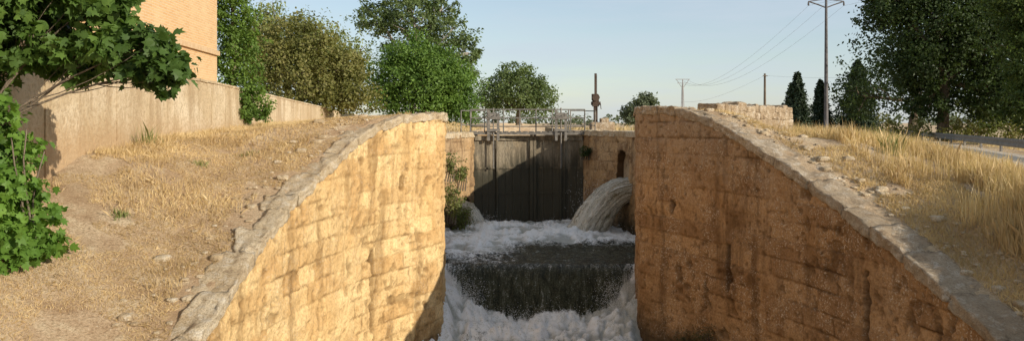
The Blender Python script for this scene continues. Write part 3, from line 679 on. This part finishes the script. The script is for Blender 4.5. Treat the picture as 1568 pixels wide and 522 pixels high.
shrub('wall_moss_tuft',[(4.35,19.2,-4.9,.2,.5,.4),(4.1,19.9,-5.2,.2,.4,.35),(4.7,18.5,-5.1,.15,.4,.35)],90,22,.05,leaf_mat('dry_moss',(.10,.085,.035),(.14,.11,.05),(.05,.045,.02)),85,.4)
r=np.random.default_rng(19);bl=[]
for x in np.linspace(-320,320,80): bl.append((x,330+r.uniform(-20,20),r.uniform(.2,1.4),r.uniform(4,9),4,r.uniform(1.8,3.4)))
P,O,_=crown(bl,1500,10,.3,90);leaves('distant_tree_line',P,O,1.3,L_far,None,QL,.2,91)
# ------------------------------------------------------------ grass
def blades(name,X,Y,hmin,hmax,w,mat,seed,lean=.35,z=None):
    r=np.random.default_rng(seed);n=len(X);Z=gz(X,Y)-.02
    h=r.uniform(hmin,hmax,n);a=r.uniform(0,2*np.pi,n);la=r.uniform(0,2*np.pi,n);ll=np.abs(r.normal(size=n))*lean*h
    W=np.stack([np.cos(a),np.sin(a),0*a],1)*w*r.uniform(.6,1.4,n)[:,None]
    B=np.stack([X,Y,Z],1);dl=np.stack([np.cos(la)*ll,np.sin(la)*ll,0*la],1);up=np.stack([0*h,0*h,h],1)
    V=np.stack([B-W,B+W,B+.6*up+.4*dl+W*.7,B+up+dl,B+.6*up+.4*dl-W*.7],1)
    return mesh_np(name,V,np.arange(n*5).reshape(n,5),mat)
straw=leaf_mat('dry_straw',(.60,.44,.22),(.78,.62,.36),(.46,.31,.15),.25)
strawl=leaf_mat('dry_turf',(.60,.43,.22),(.80,.63,.37),(.38,.26,.13),.25)
green=leaf_mat('green_weeds',(.20,.22,.07),(.30,.29,.11),(.13,.16,.04),.25)
r=np.random.default_rng(101)
def scatter(n,dr,side,t0,t1,thr=None,sc=.6,pw=1.):
    Y=r.uniform(0,1,n)**pw*(dr[1]-dr[0])+dr[0];t=r.uniform(t0,t1,n)
    if side=='L': X=(Xl(Y)-.42)*(1-t)+(Xw(Y)+.25)*t
    else: X=(Xr(Y)+.55)*(1-t)+(Xt(Y)+.1)*t
    if thr is not None:
        k=fbm(X*sc,Y*sc,7,3)>thr;X,Y=X[k],Y[k]
    return X,Y
X,Y=scatter(120000,(10,46),'R',.30,1.0,.36,.5);blades('tall_dry_grass',X,Y,.08,.42,.0055,straw,5,.4)
X,Y=scatter(16000,(12,40),'R',.33,1.0,.45,.9);blades('seeding_grass',X,Y,.25,.6,.0045,straw,6,.25)
X,Y=scatter(90000,(8,30),'R',0.03,.6,.42,1.3);blades('short_dry_grass',X,Y,.02,.13,.005,strawl,7,.7)
X,Y=scatter(240000,(8,32),'L',0,1.,.43,1.1);blades('dry_turf_grass',X,Y,.012,.07,.005,strawl,8,1.1)
X,Y=scatter(26000,(9,30),'L',0.08,1.,.50,.8);blades('dry_tussocks',X,Y,.05,.17,.005,straw,13,.7)
X,Y=scatter(7000,(14,45),'L',.8,1.,.5,.8);blades('wall_foot_grass',X,Y,.05,.22,.006,straw,9,.5)
X,Y=scatter(6000,(24.8,60),'L',0,.5);blades('far_bank_grass',X,Y,.05,.2,.012,straw,10,.5)
n=9000;Y=r.uniform(40,110,n);X=r.uniform(4,40,n);k=X<Xt(Y);blades('field_grass',X[k],Y[k],.15,.45,.018,straw,11,.4)
n=5000;Y=r.uniform(20,100,n);X=12.6+.35*(Y-15.2)+np.abs(r.normal(size=n))*1.2+.9;blades('verge_grass',X,Y,.1,.3,.012,straw,12,.35)
def tuft(name,x,y,n,R,h0,h1,w,seed,mat=green):
    q=np.random.default_rng(seed);X=x+q.normal(size=n)*R;Y=y+q.normal(size=n)*R;return blades(name,X,Y,h0,h1,w,mat,seed,.5)
tuft('green_weed',-6.35,13.8,80,.08,.05,.13,.009,1);tuft('green_weed',-6.1,16.6,60,.08,.04,.12,.009,2);tuft('green_weed',-7.75,18.0,60,.12,.12,.55,.006,3)
tuft('green_weed',7.9,17.6,80,.10,.2,.6,.007,4);tuft('green_weed',-5.4,17.5,50,.1,.03,.1,.009,5)
g=Geo();q=np.random.default_rng(77)
TV,TF=boxtemplate(5)
for k in range(560):
    if k%3: Y_=q.uniform(9,22);X_=float(Xr(Y_))+.6+abs(q.normal())*.5
    else: Y_=q.uniform(9,22);X_=float(Xl(Y_))-.45-abs(q.normal())*.5
    s=q.uniform(.012,.055)*(2.2 if q.uniform()<.12 else 1);z=float(gz(X_,Y_));c=[[X_+a*s*q.uniform(.6,1.2),Y_+b*s,z+cc*s*.6] for a in(-1,1) for b in(-1,1) for cc in(-.6,1)]
    block(g,c,.012,.2,k)
g.obj('loose_stones',COP,True)
# ------------------------------------------------------------ guardrail
gr=empty('guardrail');A=np.array([10.5,9.]);B=np.array([46.,111.])
prof_=np.array([[0,.0],[.03,.04],[.03,.10],[.0,.14],[.0,.17],[.03,.21],[.03,.27],[0,.31]])
dv=(B-A)/np.linalg.norm(B-A);nv=np.array([-dv[1],dv[0]]);n=60;V=[]
for t in np.linspace(0,1,n):
    p=A+(B-A)*t
    V.append([[p[0]+nv[0]*a,p[1]+nv[1]*a,-.88+b] for a,b in prof_])
V=np.array(V);mesh_np('beam',V,gridF(*V.shape[:2]),simple('galvanised_steel',(.14,.13,.11),(.22,.20,.17),3,.8,.1),True,gr)
g=Geo();Lr=np.linalg.norm(B-A)
for t in np.arange(1,Lr,4.): p=A+dv*t-nv*.06;box(g,p[0]-.04,p[0]+.04,p[1]-.04,p[1]+.04,-1.2,-.6)
g.obj('posts',STEEL,False,gr)
# ------------------------------------------------------------ poles & lines
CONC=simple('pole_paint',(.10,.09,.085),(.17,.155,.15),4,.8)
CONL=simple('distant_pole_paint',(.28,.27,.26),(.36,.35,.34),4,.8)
pl=empty('power_pole');g=Geo();bx,by=22.2,60.
t=np.linspace(0,1,6);tube(g,np.stack([bx+0*t,by+0*t,-1.2+9.95*t],1),.17-.08*t,8);g.obj('pole',CONC,True,pl)
g=Geo()
tube(g,[[bx-1.25,by,8.55],[bx-.5,by,8.3],[bx,by,8.1],[bx+.5,by,8.3],[bx+1.25,by,8.55]],.05,6)
tube(g,[[bx-1.25,by,8.55],[bx,by,8.72],[bx+1.25,by,8.55]],.035,6);
ins=[(bx-1.25,by,8.25),(bx,by,8.4),(bx+1.25,by,8.25)]
for (x,y,z) in ins: tube(g,[[x,y,z],[x,y,z+.08],[x,y,z+.2],[x,y,z+.3]],[.05,.07,.06,.03],8)
g.obj('crossarm_and_insulators',CONC,False,pl)
p2=empty('power_pylon');g=Geo();tube(g,[[40.2,200,-1],[40.2,200,5],[40.2,200,10.2]],[.2,.16,.12],6)
tube(g,[[38.5,200,10.2],[41.9,200,10.2]],.09,6);tube(g,[[38.9,200,9.3],[41.5,200,9.3]],.06,6)
for s_ in(-1,1): tube(g,[[40.2+s_*1.5,200,10.2],[40.2+s_*.3,200,8.4]],.06,4);tube(g,[[40.2+s_*.5,200,-1],[40.2+s_*.14,200,9]],.07,4)
for k in range(9): tube(g,[[40.2-.48+.035*k,200,-.5+k],[40.2+.44-.035*k,200,.5+k]],.035,4)
g.obj('lattice_and_arms',CONL,False,p2)
p3=empty('wooden_pole');g=Geo();tube(g,[[26.8,90,-1],[26.8,90,2],[26.8,90,5.2]],[.16,.14,.11],8);g.obj('pole',BARK,True,p3)
g=Geo();box(g,26.55,27.05,89.8,89.88,4.9,4.98);g.obj('crossarm',BARK,False,p3)
wr=empty('power_lines');g=Geo()
def wire(a,b,sag,rad=.006,rad2=None):
    a,b=np.array(a,float),np.array(b,float);t=np.linspace(0,1,24)[:,None];q=a*(1-t)+b*t;q[:,2]-=(4*t*(1-t))[:,0]*sag;tube(g,q,np.linspace(rad,rad2 or rad,24),4)
for k,(x,y,z) in enumerate(ins):
    wire((x,y,z),(38.8+1.4*k,200,9.9),3.0,.007,.02);wire((x,y,z),(x+9,-20,z+2),1.2,.006)
wire((26.8,90,5.0),(40.2,200,5.),1.,.008,.018);wire((26.8,90,5.0),(33,60,4.0),.5,.007)
g.obj('wires',CONL,False,wr)
# ------------------------------------------------------------ camera, light, sky
cam=bpy.data.cameras.new('camera');co=bpy.data.objects.new('camera',cam);S.collection.objects.link(co);S.camera=co
co.location=(0,0,0);co.rotation_euler=(math.radians(90),0,0);cam.sensor_width=36;cam.lens=29.85;cam.shift_y=-73/1568;cam.clip_end=6000;cam.clip_start=.1
phi,el=math.radians(55),math.radians(19.5)
sv=Vector((math.sin(phi)*math.cos(el),-math.cos(phi)*math.cos(el),math.sin(el)))
su=bpy.data.lights.new('sun','SUN');su.energy=5.;su.angle=math.radians(.53);su.color=(1,.92,.79);so=bpy.data.objects.new('sun',su);S.collection.objects.link(so);so.rotation_euler=(-sv).to_track_quat('-Z','Y').to_euler()
w=bpy.data.worlds.new('World');S.world=w;w.use_nodes=True;nt=w.node_tree;nt.nodes.clear()
sk=nt.nodes.new('ShaderNodeTexSky');sk.sky_type='NISHITA';sk.sun_disc=False;sk.sun_elevation=el;sk.sun_rotation=math.radians(125);sk.dust_density=.8;sk.air_density=1.0;sk.altitude=600
bg=nt.nodes.new('ShaderNodeBackground');bg.inputs[1].default_value=.14;o=nt.nodes.new('ShaderNodeOutputWorld')
tc=nt.nodes.new('ShaderNodeTexCoord');mp=nt.nodes.new('ShaderNodeMapping');mp.inputs['Scale'].default_value=(1.2,1.2,9);mp.inputs['Rotation'].default_value=(0,.12,0)
nz=nt.nodes.new('ShaderNodeTexNoise');nz.inputs['Scale'].default_value=2.2;nz.inputs['Detail'].default_value=6;nz.inputs['Roughness'].default_value=.6
mr=nt.nodes.new('ShaderNodeMapRange');mr.inputs[1].default_value=.40;mr.inputs[2].default_value=.70;mr.inputs[3].default_value=.35;mr.inputs[4].default_value=.85
mx=nt.nodes.new('ShaderNodeMix');mx.data_type='RGBA';mx.inputs[7].default_value=(4.3,4.9,5.6,1)
nt.links.new(tc.outputs['Generated'],mp.inputs[0]);nt.links.new(mp.outputs[0],nz.inputs[0]);nt.links.new(nz.outputs[0],mr.inputs[0]);nt.links.new(mr.outputs[0],mx.inputs[0])
nt.links.new(sk.outputs[0],mx.inputs[6]);nt.links.new(mx.outputs[2],bg.inputs[0]);nt.links.new(bg.outputs[0],o.inputs[0])
S.view_settings.view_transform='Standard';S.view_settings.look='None';S.view_settings.exposure=0
